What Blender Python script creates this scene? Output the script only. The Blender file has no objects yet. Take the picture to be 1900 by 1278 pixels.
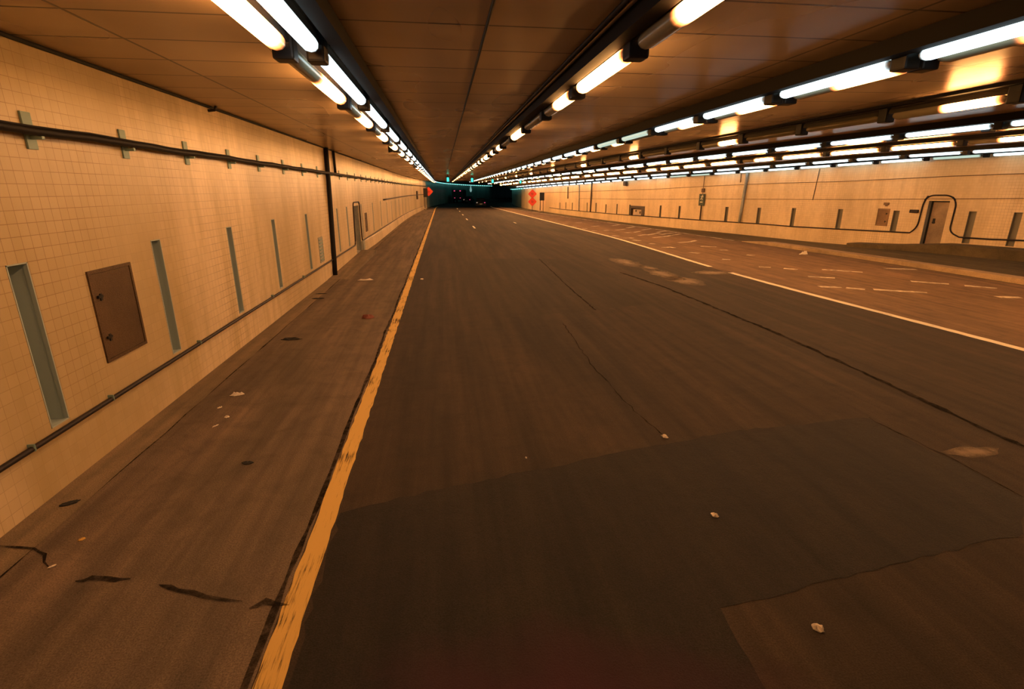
import bpy, bmesh, math, random
from mathutils import Vector, Matrix
random.seed(7)
C = bpy.context.scene.collection
sc = bpy.context.scene

# ------------------------------------------------------------------ camera
HC = 2.75
VP = (820.0, 352.0); FPX = 950.0
_d = Vector(((VP[0]-950)/FPX, -(VP[1]-639)/FPX, -1.0)).normalized()
_p = math.atan2(_d.y, -_d.z)
_zc = Vector((0, math.cos(_p), math.sin(_p)))
_xc = _d.cross(_zc)
ROT = Matrix((_xc, _d, _zc))                       # world <- camera
cam_d = bpy.data.cameras.new('camera'); cam = bpy.data.objects.new('camera', cam_d); C.objects.link(cam)
cam_d.sensor_width = 36.0; cam_d.lens = 36.0*FPX/1900.0; cam_d.clip_end = 600; cam_d.clip_start = .05
cam.matrix_world = Matrix.Translation((0, 0, HC)) @ ROT.to_4x4()
sc.camera = cam

# ------------------------------------------------------------------ world, view, light levels
w = bpy.data.worlds.new('world'); sc.world = w; w.use_nodes = True
w.node_tree.nodes['Background'].inputs[0].default_value = (.10, .30, .34, 1)
w.node_tree.nodes['Background'].inputs[1].default_value = .02
sc.view_settings.view_transform = 'Standard'
sc.view_settings.look = 'None'
sc.view_settings.gamma = 1.0
sc.view_settings.exposure = 0.5
SODIUM = 30.0            # strength of the orange lamps
SODIUM_RAMP = 52.0       # orange lamps over the gore and ramp lane, boosted to brighten the right wall
WHITE = 2.3              # strength of the cool white tubes
DIMTEAL = 1.7            # faint tubes in the unlit bend

# ------------------------------------------------------------------ tunnel geometry
def lerp_tab(tab, y):
    if y <= tab[0][0]: return tab[0][1]
    for (a, b), (c, d) in zip(tab, tab[1:]):
        if y <= c: return b+(d-b)*(y-a)/(c-a)
    return tab[-1][1]
def smooth_tab(tab):
    # resample a table with a small smoothing window, so walls read as curves
    ys = [tab[0][0]+i*.5 for i in range(int((tab[-1][0]-tab[0][0])/.5)+1)]
    out = []
    for y in ys:
        h = min(3.0, y-tab[0][0], tab[-1][0]-y)
        out.append((y, sum(lerp_tab(tab, y+h*k/4) for k in range(-4, 5))/9))
    return out
YEND = 85.0
def bend(y): return 0.0 if y < 80 else (y-80)**2/500.0
_xr = smooth_tab([(-12, 25.2), (10, 23.6), (15, 22.6), (19.6, 21.7), (21.7, 21.15), (24.4, 20.5), (27.8, 19.74), (33, 18.6), (38, 17.0),
                  (46, 15.5), (58, 14.1), (68, 13.2), (80, 12.6), (97, 12.6), (210, 12.6)])
def XR(y): return lerp_tab(_xr, y)+bend(y)
def XL(y):
    x = -3.72
    if y > 45: x += 1.1*((min(y, 80)-45)/35)**2
    if y > 80: x += .03*(y-80)
    return x+bend(y)
_zw = smooth_tab([(-12, 4.25), (10, 4.25), (19.6, 4.24), (21.7, 4.2), (24.4, 4.13), (27.6, 4.05), (30, 4.03), (34, 3.92), (40, 3.8),
                  (48, 3.63), (56, 3.48), (60, 3.44), (80, 3.12), (95, 2.98), (210, 2.95)])
def ZC(x, y):
    f = max(0.0, min(1.0, (x-bend(y)-5.0)/(XR(y)-bend(y)-5.0)))
    return 4.05+(lerp_tab(_zw, y)-4.05)*f
_zb = [(17, .22), (19.6, .2), (21.7, .14), (24.4, .03), (27, 0)]
def ZB(y): return lerp_tab(_zb, y)
_wl = smooth_tab([(-12, 10.9), (7.5, 10.3), (12, 9.95), (16.7, 9.75), (22, 9.95), (30, 10.15), (45, 9.6), (74, 8.5), (85, 8.0), (210, 8.0)])
def WL(y): return lerp_tab(_wl, y)+bend(y)
_gr = smooth_tab([(-12, 17.6), (13, 17.2), (16.7, 17.2), (21.8, 16.7), (28.6, 16.17), (39.4, 15.0), (48.6, 13.7), (66, 11.7), (76, 10.4), (90, 9.4), (210, 9.4)])
def GR(y): return lerp_tab(_gr, y)+bend(y)

def ray(px, py): return ROT.transposed() @ Vector(((px-950)/FPX, -(py-639)/FPX, -1.0)) if False else ROT @ Vector(((px-950)/FPX, -(py-639)/FPX, -1.0))
def flr(px, py, z=0.0):
    v = ray(px, py); t = (z-HC)/v.z; return Vector((v.x*t, v.y*t, z))
def onwall(side, px, py):
    v = ray(px, py); f = XL if side == 'L' else XR
    lo, hi = 2.0, 120.0                            # solve for y with x(y) on the wall
    g = lambda y: (v.x/v.y*y-f(y))*(1 if side == 'R' else -1)
    for _ in range(50):
        m = (lo+hi)/2
        if g(m) > 0: hi = m
        else: lo = m
    return m, HC+v.z/v.y*m
def wp(side, u, z, d=0.0):                          # point on a wall, d into the wall (negative: into the tunnel)
    f = XL if side == 'L' else XR; e = .25
    s = (f(u+e)-f(u-e))/(2*e); n = math.sqrt(1+s*s)
    if side == 'L': nx, ny = -1/n, s/n
    else: nx, ny = 1/n, -s/n
    return Vector((f(u)+nx*d, u+ny*d, z))

# ------------------------------------------------------------------ helpers
def link(name, bm, mats, parent=None, smooth=False):
    me = bpy.data.meshes.new(name); bm.normal_update(); bm.to_mesh(me); bm.free()
    for m in (mats if isinstance(mats, (list, tuple)) else [mats]): me.materials.append(m)
    if smooth:
        for p in me.polygons: p.use_smooth = True
    o = bpy.data.objects.new(name, me); C.objects.link(o)
    if parent: o.parent = parent
    return o
def tag(o, label, cat=None, group=None, kind=None):
    if label: o['label'] = label
    if cat: o['category'] = cat
    if group: o['group'] = group
    if kind: o['kind'] = kind
    return o
def empty(name, loc=(0, 0, 0), rz=0):
    o = bpy.data.objects.new(name, None); C.objects.link(o); o.location = loc; o.rotation_euler = (0, 0, rz); return o
def copy_tree(o, parent=None):
    c = o.copy(); C.objects.link(c)
    if parent: c.parent = parent
    for ch in o.children: copy_tree(ch, c)
    return c
def box(bm, x0, x1, y0, y1, z0, z1, bev=0.0, mi=0):
    r = bmesh.ops.create_cube(bm, size=1.0)
    for v in r['verts']: v.co = Vector((x0+(v.co.x+.5)*(x1-x0), y0+(v.co.y+.5)*(y1-y0), z0+(v.co.z+.5)*(z1-z0)))
    fs = set(f for v in r['verts'] for f in v.link_faces)
    for f in fs: f.material_index = mi
    if bev > 0:
        es = list(set(e for v in r['verts'] for e in v.link_edges))
        bmesh.ops.bevel(bm, geom=es, offset=bev, segments=2, affect='EDGES', profile=.6)
def tube(bm, pts, r, n=8, caps=True):
    rings = []
    pts = [Vector(p) for p in pts]
    for i, p in enumerate(pts):
        t = (pts[min(i+1, len(pts)-1)]-pts[max(i-1, 0)]).normalized()
        a = Vector((0, 0, 1)) if abs(t.z) < .9 else Vector((1, 0, 0))
        s = t.cross(a).normalized(); q = s.cross(t)
        rings.append([bm.verts.new(p+(s*math.cos(2*math.pi*k/n)+q*math.sin(2*math.pi*k/n))*r) for k in range(n)])
    for a, b in zip(rings, rings[1:]):
        for k in range(n): bm.faces.new((a[k], a[(k+1) % n], b[(k+1) % n], b[k]))
    if caps and n > 2:
        bm.faces.new(rings[0][::-1]); bm.faces.new(rings[-1])
    return rings
def prism(bm, poly, y0, y1):                        # poly in (x,z), extruded along y
    a = [bm.verts.new((x, y0, z)) for x, z in poly]; b = [bm.verts.new((x, y1, z)) for x, z in poly]
    n = len(poly)
    bm.faces.new(a); bm.faces.new(b[::-1])
    for k in range(n): bm.faces.new((a[(k+1) % n], a[k], b[k], b[(k+1) % n]))
ONES = 'first second third fourth fifth sixth seventh eighth ninth tenth eleventh twelfth thirteenth fourteenth fifteenth sixteenth seventeenth eighteenth nineteenth'.split()
TENS = ['', '', 'twent', 'thirt', 'fort', 'fift']
def ordw(i):                                        # 0 -> first
    i += 1
    if i < 20: return ONES[i-1]
    t, u = divmod(i, 10)
    return TENS[t]+'ieth' if u == 0 else TENS[t]+'y-'+ONES[u-1]

# ------------------------------------------------------------------ materials
def mat(name, col=(.5, .5, .5), rough=.6, metal=0.0, spec=.5):
    m = bpy.data.materials.new(name); m.use_nodes = True
    b = m.node_tree.nodes['Principled BSDF']
    b.inputs['Base Color'].default_value = (*col, 1); b.inputs['Roughness'].default_value = rough
    b.inputs['Metallic'].default_value = metal; b.inputs['Specular IOR Level'].default_value = spec
    return m
class NT:
    def __init__(s, m): s.m = m; s.t = m.node_tree; s.b = s.t.nodes['Principled BSDF']
    def n(s, ty, **kw):
        x = s.t.nodes.new(ty)
        for k, v in kw.items(): setattr(x, k, v)
        return x
    def l(s, a, b): s.t.links.new(a, b)
    def coord(s, which='Object', scale=(1, 1, 1), loc=(0, 0, 0)):
        tc = s.n('ShaderNodeTexCoord'); mp = s.n('ShaderNodeMapping')
        mp.inputs['Scale'].default_value = scale; mp.inputs['Location'].default_value = loc
        s.l(tc.outputs[which], mp.inputs[0]); return mp.outputs[0]
    def noise(s, vec, scale, detail=4, rough=.6, dist=0.0):
        x = s.n('ShaderNodeTexNoise'); x.inputs['Scale'].default_value = scale; x.inputs['Detail'].default_value = detail
        x.inputs['Roughness'].default_value = rough; x.inputs['Distortion'].default_value = dist
        s.l(vec, x.inputs['Vector']); return x.outputs['Fac']
    def ramp(s, fac, a, b, ca=(0, 0, 0, 1), cb=(1, 1, 1, 1)):
        x = s.n('ShaderNodeValToRGB'); x.color_ramp.elements[0].position = a; x.color_ramp.elements[1].position = b
        x.color_ramp.elements[0].color = ca; x.color_ramp.elements[1].color = cb
        s.l(fac, x.inputs[0]); return x.outputs[0]
    def mix(s, fac, a, b, mode='MIX'):
        x = s.n('ShaderNodeMix', data_type='RGBA', blend_type=mode)
        for sock, v in ((x.inputs[0], fac), (x.inputs[6], a), (x.inputs[7], b)):
            if isinstance(v, (int, float)): sock.default_value = v
            elif isinstance(v, tuple): sock.default_value = (*v, 1) if len(v) == 3 else v
            else: s.l(v, sock)
        return x.outputs[2]
    def math(s, op, a, b=0.0):
        x = s.n('ShaderNodeMath', operation=op)
        for sock, v in ((x.inputs[0], a), (x.inputs[1], b)):
            if isinstance(v, (int, float)): sock.default_value = v
            else: s.l(v, sock)
        return x.outputs[0]
    def bump(s, h, strength=.2, dist=.01):
        x = s.n('ShaderNodeBump'); x.inputs['Strength'].default_value = strength; x.inputs['Distance'].default_value = dist
        s.l(h, x.inputs['Height']); s.l(x.outputs[0], s.b.inputs['Normal'])
    def col(s, c): s.l(c, s.b.inputs['Base Color'])

def tile_mat(name, base, streak, grout):
    m = mat(name, base, .32, 0, .5); t = NT(m)
    uv = t.coord('UV')
    br = t.n('ShaderNodeTexBrick'); br.offset = 0.0; br.squash = 1.0
    br.inputs['Scale'].default_value = 1.0; br.inputs['Brick Width'].default_value = .112; br.inputs['Row Height'].default_value = .112
    br.inputs['Mortar Size'].default_value = .0032; br.inputs['Mortar Smooth'].default_value = .3
    br.inputs['Color1'].default_value = (1, 1, 1, 1); br.inputs['Color2'].default_value = (.93, .92, .90, 1); br.inputs['Mortar'].default_value = (1, 1, 1, 1)
    t.l(uv, br.inputs['Vector'])
    str1 = t.noise(t.coord('UV', (1.1, .12, 1)), 2.2, 5, .65)
    str2 = t.noise(t.coord('UV', (.25, .10, 1), (7, 3, 0)), 1.0, 3, .6)
    blot = t.noise(t.coord('UV', (.6, .5, 1), (2, 9, 0)), 1.5, 5, .7)
    c = t.mix(t.ramp(str1, .44, .66), base, streak)
    c = t.mix(t.math('MULTIPLY', t.ramp(str2, .46, .62), .8), c, tuple(x*.8 for x in streak))
    c = t.mix(t.math('MULTIPLY', t.ramp(blot, .55, .8), .35), c, (streak[0]*.7, streak[1]*.6, streak[2]*.5))
    c = t.mix(1.0, c, br.outputs['Color'], 'MULTIPLY')
    gm = t.math('MULTIPLY', br.outputs['Fac'], t.ramp(t.noise(t.coord('UV', (.35, .3, 1), (1, 5, 0)), 1.3, 4, .6), .43, .68, (.22, .22, .22, 1), (1, 1, 1, 1)))
    c = t.mix(gm, c, grout)
    t.col(c)
    t.bump(t.math('SUBTRACT', 1.0, br.outputs['Fac']), .25, .004)
    return m
M = {}
M['tile_l'] = tile_mat('glazed cream tile', (.80, .645, .43), (.60, .47, .25), (.22, .12, .05))
M['tile_r'] = tile_mat('glazed cream tile of the far carriageway', (.90, .71, .44), (.76, .59, .34), (.32, .19, .08))
M['wall_shade'] = tile_mat('tiled wall in painted shade', (.30, .46, .42), (.20, .33, .30), (.08, .12, .11))  # darkness of the unlit stretch painted into the tile colour

def asphalt(name, c1, c2, c3, stretch=.25, sc1=.8, rough=.75, extra=None):
    m = mat(name, c1, rough, 0, .14); t = NT(m)
    v = t.coord('Object', (1, stretch, 1)); vo = t.coord('Object')
    a = t.ramp(t.noise(v, sc1, 5, .65, .4), .36, .66)
    b = t.ramp(t.noise(vo, 2.6, 6, .7, .6), .45, .72)
    g = t.noise(vo, 90, 2, .6)
    c = t.mix(a, c1, c2); c = t.mix(t.math('MULTIPLY', b, .55), c, c3)
    st = t.noise(t.coord('Object', (4.5, max(.16, stretch*.9), 1), (3, 1, 0)), 1.0, 4, .6, .2)
    c = t.mix(1.0, c, t.ramp(st, .32, .68, (.72, .74, .76, 1), (1.22, 1.18, 1.12, 1)), 'MULTIPLY')
    c = t.mix(.6, c, t.ramp(g, .3, .75, (.4, .4, .4, 1), (1.6, 1.6, 1.6, 1)), 'MULTIPLY')
    if extra: c = extra(t, c)
    t.col(c)
    t.bump(t.math('ADD', g, t.math('MULTIPLY', t.noise(vo, 6, 4, .6), 1.5)), .35, .01)
    return m
def bonnet_tint(t, c):
    # soft maroon tint painted on to mimic a car's blurred bonnet
    vo = t.coord('Object', (.42, .75, 1), (-.20, -1.42, 0))
    ln = t.n('ShaderNodeVectorMath', operation='LENGTH'); t.l(vo, ln.inputs[0])
    d = t.math('ADD', ln.outputs['Value'], t.math('MULTIPLY', t.noise(t.coord('Object'), 1.2, 4, .6), .7))
    f = t.ramp(d, .55, 1.45, (1, 1, 1, 1), (0, 0, 0, 1))
    return t.mix(t.math('MULTIPLY', f, .85), c, (.046, .013, .026))
M['lane'] = asphalt('lane asphalt', (.036, .029, .024), (.068, .048, .034), (.028, .024, .020), .10, .9, .7, bonnet_tint)
M['patch'] = asphalt('newer dark asphalt', (.019, .017, .017), (.030, .025, .021), (.014, .014, .016), .3, 1.1, .62, bonnet_tint)
M['patch_b'] = asphalt('old asphalt repair', (.034, .028, .022), (.050, .038, .028), (.028, .023, .019), .2, .9, .7)
M['shoulder'] = asphalt('worn shoulder', (.200, .150, .115), (.130, .105, .080), (.080, .070, .055), .22, .9, .8)
M['gutter'] = asphalt('concrete gutter', (.25, .195, .135), (.19, .15, .105), (.125, .10, .072), .3, .7, .8)
M['gore'] = asphalt('worn gore paving', (.225, .145, .092), (.165, .11, .07), (.105, .075, .05), .4, .5, .75)
M['verge'] = asphalt('grimy channel by the wall', (.17, .13, .072), (.12, .095, .055), (.08, .068, .042), .2, .5, .85)
M['road_shade'] = asphalt('bend asphalt in painted shade', (.018, .02, .02), (.024, .026, .026), (.014, .016, .016), .2, .5, .8)  # asphalt darkened in colour to paint the end of the lit road
M['kerbstone'] = asphalt('kerb stone', (.44, .33, .21), (.34, .25, .16), (.20, .15, .10), .3, .6, .8)

def paint(name, c, under, lo, hi, scale=(6, 1.1, 1), rough=.7, spec=.3, radial=False):
    m = mat(name, c, rough, 0, spec); t = NT(m)
    n1 = t.noise(t.coord('Object', scale), 3.0, 6, .75, .3); n2 = t.noise(t.coord('Object'), 1.1, 3, .6)
    n = t.math('ADD', t.math('MULTIPLY', n1, .6), t.math('MULTIPLY', n2, .4))
    if radial:
        ln = t.n('ShaderNodeVectorMath', operation='LENGTH'); t.l(t.coord('Generated', (1, 1, 0), (-.5, -.5, 0)), ln.inputs[0])
        n = t.math('ADD', n, t.math('MULTIPLY', ln.outputs['Value'], .9))
    t.l(t.ramp(n, lo, hi, (1, 1, 1, 1), (0, 0, 0, 1)), t.b.inputs['Alpha'])
    return m
M['yellow'] = paint('worn yellow road paint', (.66, .43, .12), (.15, .10, .06), .53, .64, (14, .7, 1))
M['white_paint'] = paint('white road paint', (.80, .74, .60), (.20, .15, .11), .58, .70, (5, .8, 1))
M['worn_paint'] = paint('worn white road paint', (.66, .58, .45), None, .44, .66, (2, 2, 1))
M['concrete_fill'] = paint('pale concrete filler', (.30, .23, .165), None, .55, .98, (1.5, 1.0, 1), .8, .2, True)
M['tar'] = paint('tar in a crack', (.020, .016, .013), None, .40, .72, (3, 3, 1), .95, .03)

# ceiling panels
m = mat('enamelled ceiling panels', (.36, .26, .17), .34, 0, .5); t = NT(m)
uv = t.coord('UV')
br = t.n('ShaderNodeTexBrick'); br.offset = 0.0
br.inputs['Scale'].default_value = 1; br.inputs['Brick Width'].default_value = 3.2; br.inputs['Row Height'].default_value = .8
br.inputs['Mortar Size'].default_value = .019; br.inputs['Mortar Smooth'].default_value = .4
br.inputs['Color1'].default_value = (1, 1, 1, 1); br.inputs['Color2'].default_value = (.86, .85, .83, 1); br.inputs['Mortar'].default_value = (.07, .055, .04, 1)
t.l(uv, br.inputs['Vector'])
n1 = t.noise(t.coord('UV', (.5, .16, 1)), 1.4, 2, .5)
c = t.mix(t.ramp(n1, .35, .7), (.56, .42, .28), (.40, .29, .18))
n2 = t.noise(t.coord('UV', (.25, 1.1, 1)), 1.3, 1, .4)
c = t.mix(t.math('MULTIPLY', t.ramp(n2, .45, .75), .4), c, (.30, .22, .14))
t.col(t.mix(1.0, c, br.outputs['Color'], 'MULTIPLY'))
rr = t.n('ShaderNodeMapRange'); rr.inputs[3].default_value = .18; rr.inputs[4].default_value = .40; t.l(n1, rr.inputs[0]); t.l(rr.outputs[0], t.b.inputs['Roughness'])
t.bump(t.noise(t.coord('UV', (.5, 2.4, 1)), 1.3, 1, .4), .05, .02)
M['ceiling'] = m
M['ceil_shade'] = mat('soffit in painted shade', (.09, .13, .125), .6)  # shade of the unlit bend put into the soffit colour
M['black_gap'] = mat('black rubber joint', (.012, .012, .012), .7)
M['housing'] = mat('dark lamp housing', (.055, .05, .042), .42, .35)
M['rail'] = mat('dark steel channel', (.010, .009, .008), .7, .0, .2)
M['box'] = mat('black junction box', (.018, .02, .022), .5, .2)
M['pipe'] = mat('grey conduit', (.16, .12, .09), .35, .7)
M['cable'] = mat('black cable', (.008, .007, .008), .6, 0, .25)
M['conduit'] = mat('rusty dark conduit', (.016, .010, .010), .5, .3)
M['thin_cable'] = mat('brown cable', (.13, .075, .04), .6)
M['bracket'] = mat('zinc bracket', (.24, .36, .34), .5, .1)
M['slot'] = mat('grey green vent lining', (.40, .48, .48), .7)
M['slot_r'] = mat('brown grey vent lining', (.26, .24, .18), .7)
M['panel'] = asphalt('brown painted steel', (.125, .082, .048), (.10, .066, .04), (.08, .054, .034), 1, 1.5, .45)
M['panel_r'] = asphalt('tan painted steel', (.34, .215, .12), (.28, .175, .10), (.22, .14, .08), 1, 1.5, .5)
M['steel_grey'] = asphalt('grey steel', (.42, .44, .41), (.35, .37, .34), (.27, .285, .26), 1, 1.2, .5)
M['door'] = asphalt('dull brown steel door', (.44, .33, .22), (.38, .28, .19), (.31, .23, .155), 1, 1.2, .45)
M['dark_metal'] = mat('black metal', (.02, .02, .02), .45, .4)
M['frame_dark'] = mat('dark brown niche frame', (.06, .04, .028), .5)
M['sign_black'] = mat('black sign panel', (.008, .011, .014), .5)
M['sign_post'] = mat('dark post', (.05, .038, .03), .5, .4)
M['orange_sign'] = mat('fluorescent orange sheeting', (.85, .085, .045), .5)
M['exit_green'] = mat('dark green sign', (.03, .055, .035), .45)
M['exit_white'] = mat('cream sign graphic', (.72, .68, .5), .5)
M['sandbag'] = mat('pale sandbag', (.5, .4, .28), .8)
M['paper'] = mat('dirty white scrap', (.74, .66, .55), .8)
M['scrap_dark'] = mat('dark rubber scrap', (.02, .02, .02), .8)
M['scrap_red'] = mat('crumpled red brown wrapper', (.22, .07, .05), .7)
M['car_dark'] = mat('dark car paint', (.012, .016, .018), .3, .4)
M['car_red'] = mat('dark maroon car paint', (.06, .02, .018), .3, .4)
M['glass'] = mat('dark car glass', (.01, .014, .016), .1)
M['tyre'] = mat('tyre', (.01, .01, .01), .8)
M['truck'] = mat('dark truck body', (.015, .022, .026), .5)
M['plate'] = mat('number plate', (.4, .4, .38), .5)
def emis(name, col, s):
    m = bpy.data.materials.new(name); m.use_nodes = True; t = m.node_tree; t.nodes.clear()
    e = t.nodes.new('ShaderNodeEmission'); e.inputs[0].default_value = (*col, 1); e.inputs[1].default_value = s
    o = t.nodes.new('ShaderNodeOutputMaterial'); t.links.new(e.outputs[0], o.inputs[0]); return m
def lamp_mat(name, col, s, lo, hi, soft=.12):
    # a tube burning between lo and hi of its length (object Y, 0..1), fading at its electrodes
    m = mat(name, (.30, .27, .18), .25, 0, .5); t = NT(m)
    tc = t.n('ShaderNodeTexCoord'); sp = t.n('ShaderNodeSeparateXYZ'); t.l(tc.outputs['Generated'], sp.inputs[0])
    y = sp.outputs[1]
    a = t.n('ShaderNodeMapRange'); a.interpolation_type = 'SMOOTHSTEP'; t.l(y, a.inputs[0]); a.inputs[1].default_value = lo-.001; a.inputs[2].default_value = lo+soft
    b = t.n('ShaderNodeMapRange'); b.interpolation_type = 'SMOOTHSTEP'; t.l(y, b.inputs[0]); b.inputs[1].default_value = hi-soft; b.inputs[2].default_value = hi+.001
    b.inputs[3].default_value = 1; b.inputs[4].default_value = 0
    f = t.math('MULTIPLY', a.outputs[0], b.outputs[0])
    f = t.math('MULTIPLY', f, f)
    end = (col[0], col[1]*.55, col[2]*.45) if col[2] < .5 else col
    t.l(t.mix(t.ramp(f, .12, .75), end, col), t.b.inputs['Emission Color'])
    t.l(t.math('MULTIPLY', f, s), t.b.inputs['Emission Strength'])
    return m
SOD = (1.0, .445, .125); FLU = (.74, .95, 1.0)
M['sod_full'] = lamp_mat('sodium lamp lens', SOD, SODIUM, .02, .98, .10)
M['sod_far'] = lamp_mat('sodium lamp lens, far end lit', SOD, SODIUM, .33, .99, .16)
M['sod_near'] = lamp_mat('sodium lamp lens, near end lit', SOD, SODIUM, .02, .62, .14)
M['sod_short'] = lamp_mat('sodium lamp lens, short lit part', SOD, SODIUM*1.2, .01, .55, .12)
M['sodr_full'] = lamp_mat('sodium lamp lens over the ramp', SOD, SODIUM_RAMP, .02, .98, .10)
M['sodr_near'] = lamp_mat('sodium lamp lens over the ramp, near end lit', SOD, SODIUM_RAMP, .02, .66, .14)
M['sod_off'] = mat('unlit lamp lens', (.20, .17, .10), .25)
M['flu_full'] = lamp_mat('cool white tube lens', FLU, WHITE, .01, .99, .05)
M['flu_dim'] = lamp_mat('dim greenish tube lens', (.70, .95, .80), WHITE*.22, .01, .99, .06)
M['flu_teal'] = lamp_mat('faint teal tube lens', (.25, .85, .78), DIMTEAL, .01, .99, .06)
M['green_lamp'] = emis('green signal light', (.05, 1.0, .62), 1.6)
M['tail_lamp'] = emis('red tail light', (1.0, .10, .25), .55)
M['warm_lamp'] = emis('warm reversing light', (1.0, .7, .5), .35)
M['pale_lamp'] = emis('pale teal beacon', (.30, .55, .52), .42)

# ------------------------------------------------------------------ openings in the walls
# left: (u0,u1,z0,z1)
SLOTS_L = [(4.90, 5.14, .60, 2.13), (7.19, 7.42, .60, 2.13), (9.60, 9.83, .60, 2.13), (12.05, 12.28, .60, 2.13), (14.92, 15.15, .60, 2.12),
           (19.27, 19.47, .60, 2.12), (21.2, 21.42, .60, 2.12), (25.0, 25.2, .60, 2.12), (29.0, 29.22, .60, 2.1), (32.7, 32.95, .60, 2.1)]
SLOTS_L += [(u, u+.24, .60, 1.95) for u in (36.3, 39.6, 43.0, 46.4, 50.0, 53.6, 57.2)]
DOOR_L = (22.95, 24.25, .12, 2.09)
def z7(a, b): return (1300+a/3.167, 300+b/3.167)
def z6(a, b): return (940+a/4.75, 320+b/4.75)
_sr = [(z7(1875, 298), z7(1808, 497)), (z7(1605, 292), z7(1550, 480)), (z7(1155, 287), z7(1125, 410)), (z7(825, 278), z7(802, 393)),
       (z7(550, 272), z7(533, 380)), (z7(345, 270), z7(335, 363)), (z7(155, 265), z7(147, 352)), (z6(1527, 295), z6(1518, 405)),
       (z6(1360, 290), z6(1351, 392)), (z6(1088, 283), z6(1083, 375)), (z6(975, 277), z6(970, 365)), (z6(878, 280), z6(872, 355)),
       (z6(790, 268), z6(785, 347)), (z6(711, 265), z6(708, 343)), (z6(580, 265), z6(578, 330)), (z6(523, 262), z6(522, 322)), (z6(471, 265), z6(470, 318))]
SLOTS_R = []
for tp, bt in _sr:
    (ua, za), (ub, zb_) = onwall('R', *tp), onwall('R', *bt)
    u = (ua+ub)/2; wd = .27 if u < 35 else .22
    SLOTS_R.append((u-wd/2, u+wd/2, zb_, za))
def rect_r(*pts):
    q = [onwall('R', *p) for p in pts]
    return (min(a for a, b in q), max(a for a, b in q), q[0][1], q[1][1])
_db = onwall('R', 1702.5, 456); _dt = onwall('R', 1727, 373); _de = onwall('R', 1740, 458); _dte = onwall('R', 1766, 372.5)
DOOR_R = ((_de[0]+_dte[0])/2, (_db[0]+_dt[0])/2, (_db[1]+_de[1])/2, (_dt[1]+_dte[1])/2)
_nb = onwall('R', *z6(1100, 377)); _nt = onwall('R', *z6(1118, 296)); _nr = onwall('R', *z6(1215, 380))
NICHE_R = (_nr[0]+.05, (_nb[0]+_nt[0])/2+.25, (_nb[1]+_nr[1])/2, _nt[1])

def build_wall(side, name, ys, openings, mats, label):
    us = set(ys)
    zs = {0.0, .57, 1.3, 2.6}
    for (a, b, c, d) in openings: us |= {a, b}; zs |= {c, d}
    us = sorted(us); zs = sorted(zs)+[99]
    bm = bmesh.new(); uvl = bm.loops.layers.uv.new('UVMap')
    cache = {}
    def vert(u, k):
        key = (u, k)
        if key not in cache:
            if k == len(zs)-1:
                p = wp(side, u, 0); z = ZC(p.x, u)+.04
            elif k == 0: z = -.05
            else: z = zs[k]
            cache[key] = bm.verts.new(wp(side, u, z))
        return cache[key]
    for i in range(len(us)-1):
        um = (us[i]+us[i+1])/2
        for k in range(len(zs)-1):
            zm = (zs[k]+zs[k+1])/2 if zs[k+1] < 90 else zs[k]+.2
            if any(a < um < b and c < zm < d for a, b, c, d in openings): continue
            vs = [vert(us[i], k), vert(us[i+1], k), vert(us[i+1], k+1), vert(us[i], k+1)]
            uu = [us[i], us[i+1], us[i+1], us[i]]
            f = bm.faces.new(vs if side == 'L' else vs[::-1])
            for l in f.loops:
                j = vs.index(l.vert); l[uvl].uv = (uu[j], vs[j].co.z)
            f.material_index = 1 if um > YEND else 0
    o = link(name, bm, mats)
    tag(o, label, 'wall', kind='structure'); return o
ys = [-12, -9, -6, -4]+[i*1.0 for i in range(-2, 62)]+[62+2*i for i in range(12)]+[YEND]+[87+3*i for i in range(36)]
wall_left = build_wall('L', 'wall_left', ys, SLOTS_L+[DOOR_L], [M['tile_l'], M['wall_shade']], 'tunnel wall of small cream glazed tiles left of the road')
wall_right = build_wall('R', 'wall_right', ys, SLOTS_R+[DOOR_R, NICHE_R], [M['tile_r'], M['wall_shade']], 'cream tiled tunnel wall beyond the gore on the far right')

# ceiling
bm = bmesh.new(); uvl = bm.loops.layers.uv.new('UVMap')
fx = [0, .08, .16, .24, .33, .42, .52, .63, .75, .87, 1]
rows = []
for y in ys:
    r = []
    for f in fx:
        a = XL(y); b = 5.0+bend(y); c_ = XR(y)
        x = a+(b-a)*f/.33 if f <= .33 else b+(c_-b)*(f-.33)/.67
        r.append(bm.verts.new((x, y, ZC(x, y))))
    rows.append(r)
for j in range(len(rows)-1):
    for i in range(len(fx)-1):
        f = bm.faces.new((rows[j][i], rows[j][i+1], rows[j+1][i+1], rows[j+1][i]))
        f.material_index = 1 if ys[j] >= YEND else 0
        for l in f.loops: l[uvl].uv = (l.vert.co.x-.42, l.vert.co.y)
ceiling = link('ceiling', bm, [M['ceiling'], M['ceil_shade']], smooth=True)
tag(ceiling, 'low ceiling of brownish enamelled panels over the whole tunnel', 'ceiling', kind='structure')
bm = bmesh.new()
tube(bm, [(.42, y, 4.047) for y in (-8, 20, 40, 60, 84)], .012, 6)
tag(link('joint_strip', bm, M['black_gap'], ceiling), 'black lengthwise joint between ceiling panels')
bm = bmesh.new()
tube(bm, [wp('L', y, 4.035, -.02) for y in ys if y < 84], .022, 6)
tag(link('edge_trim', bm, M['black_gap'], ceiling), 'dark trim where the ceiling meets the left wall')

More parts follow.
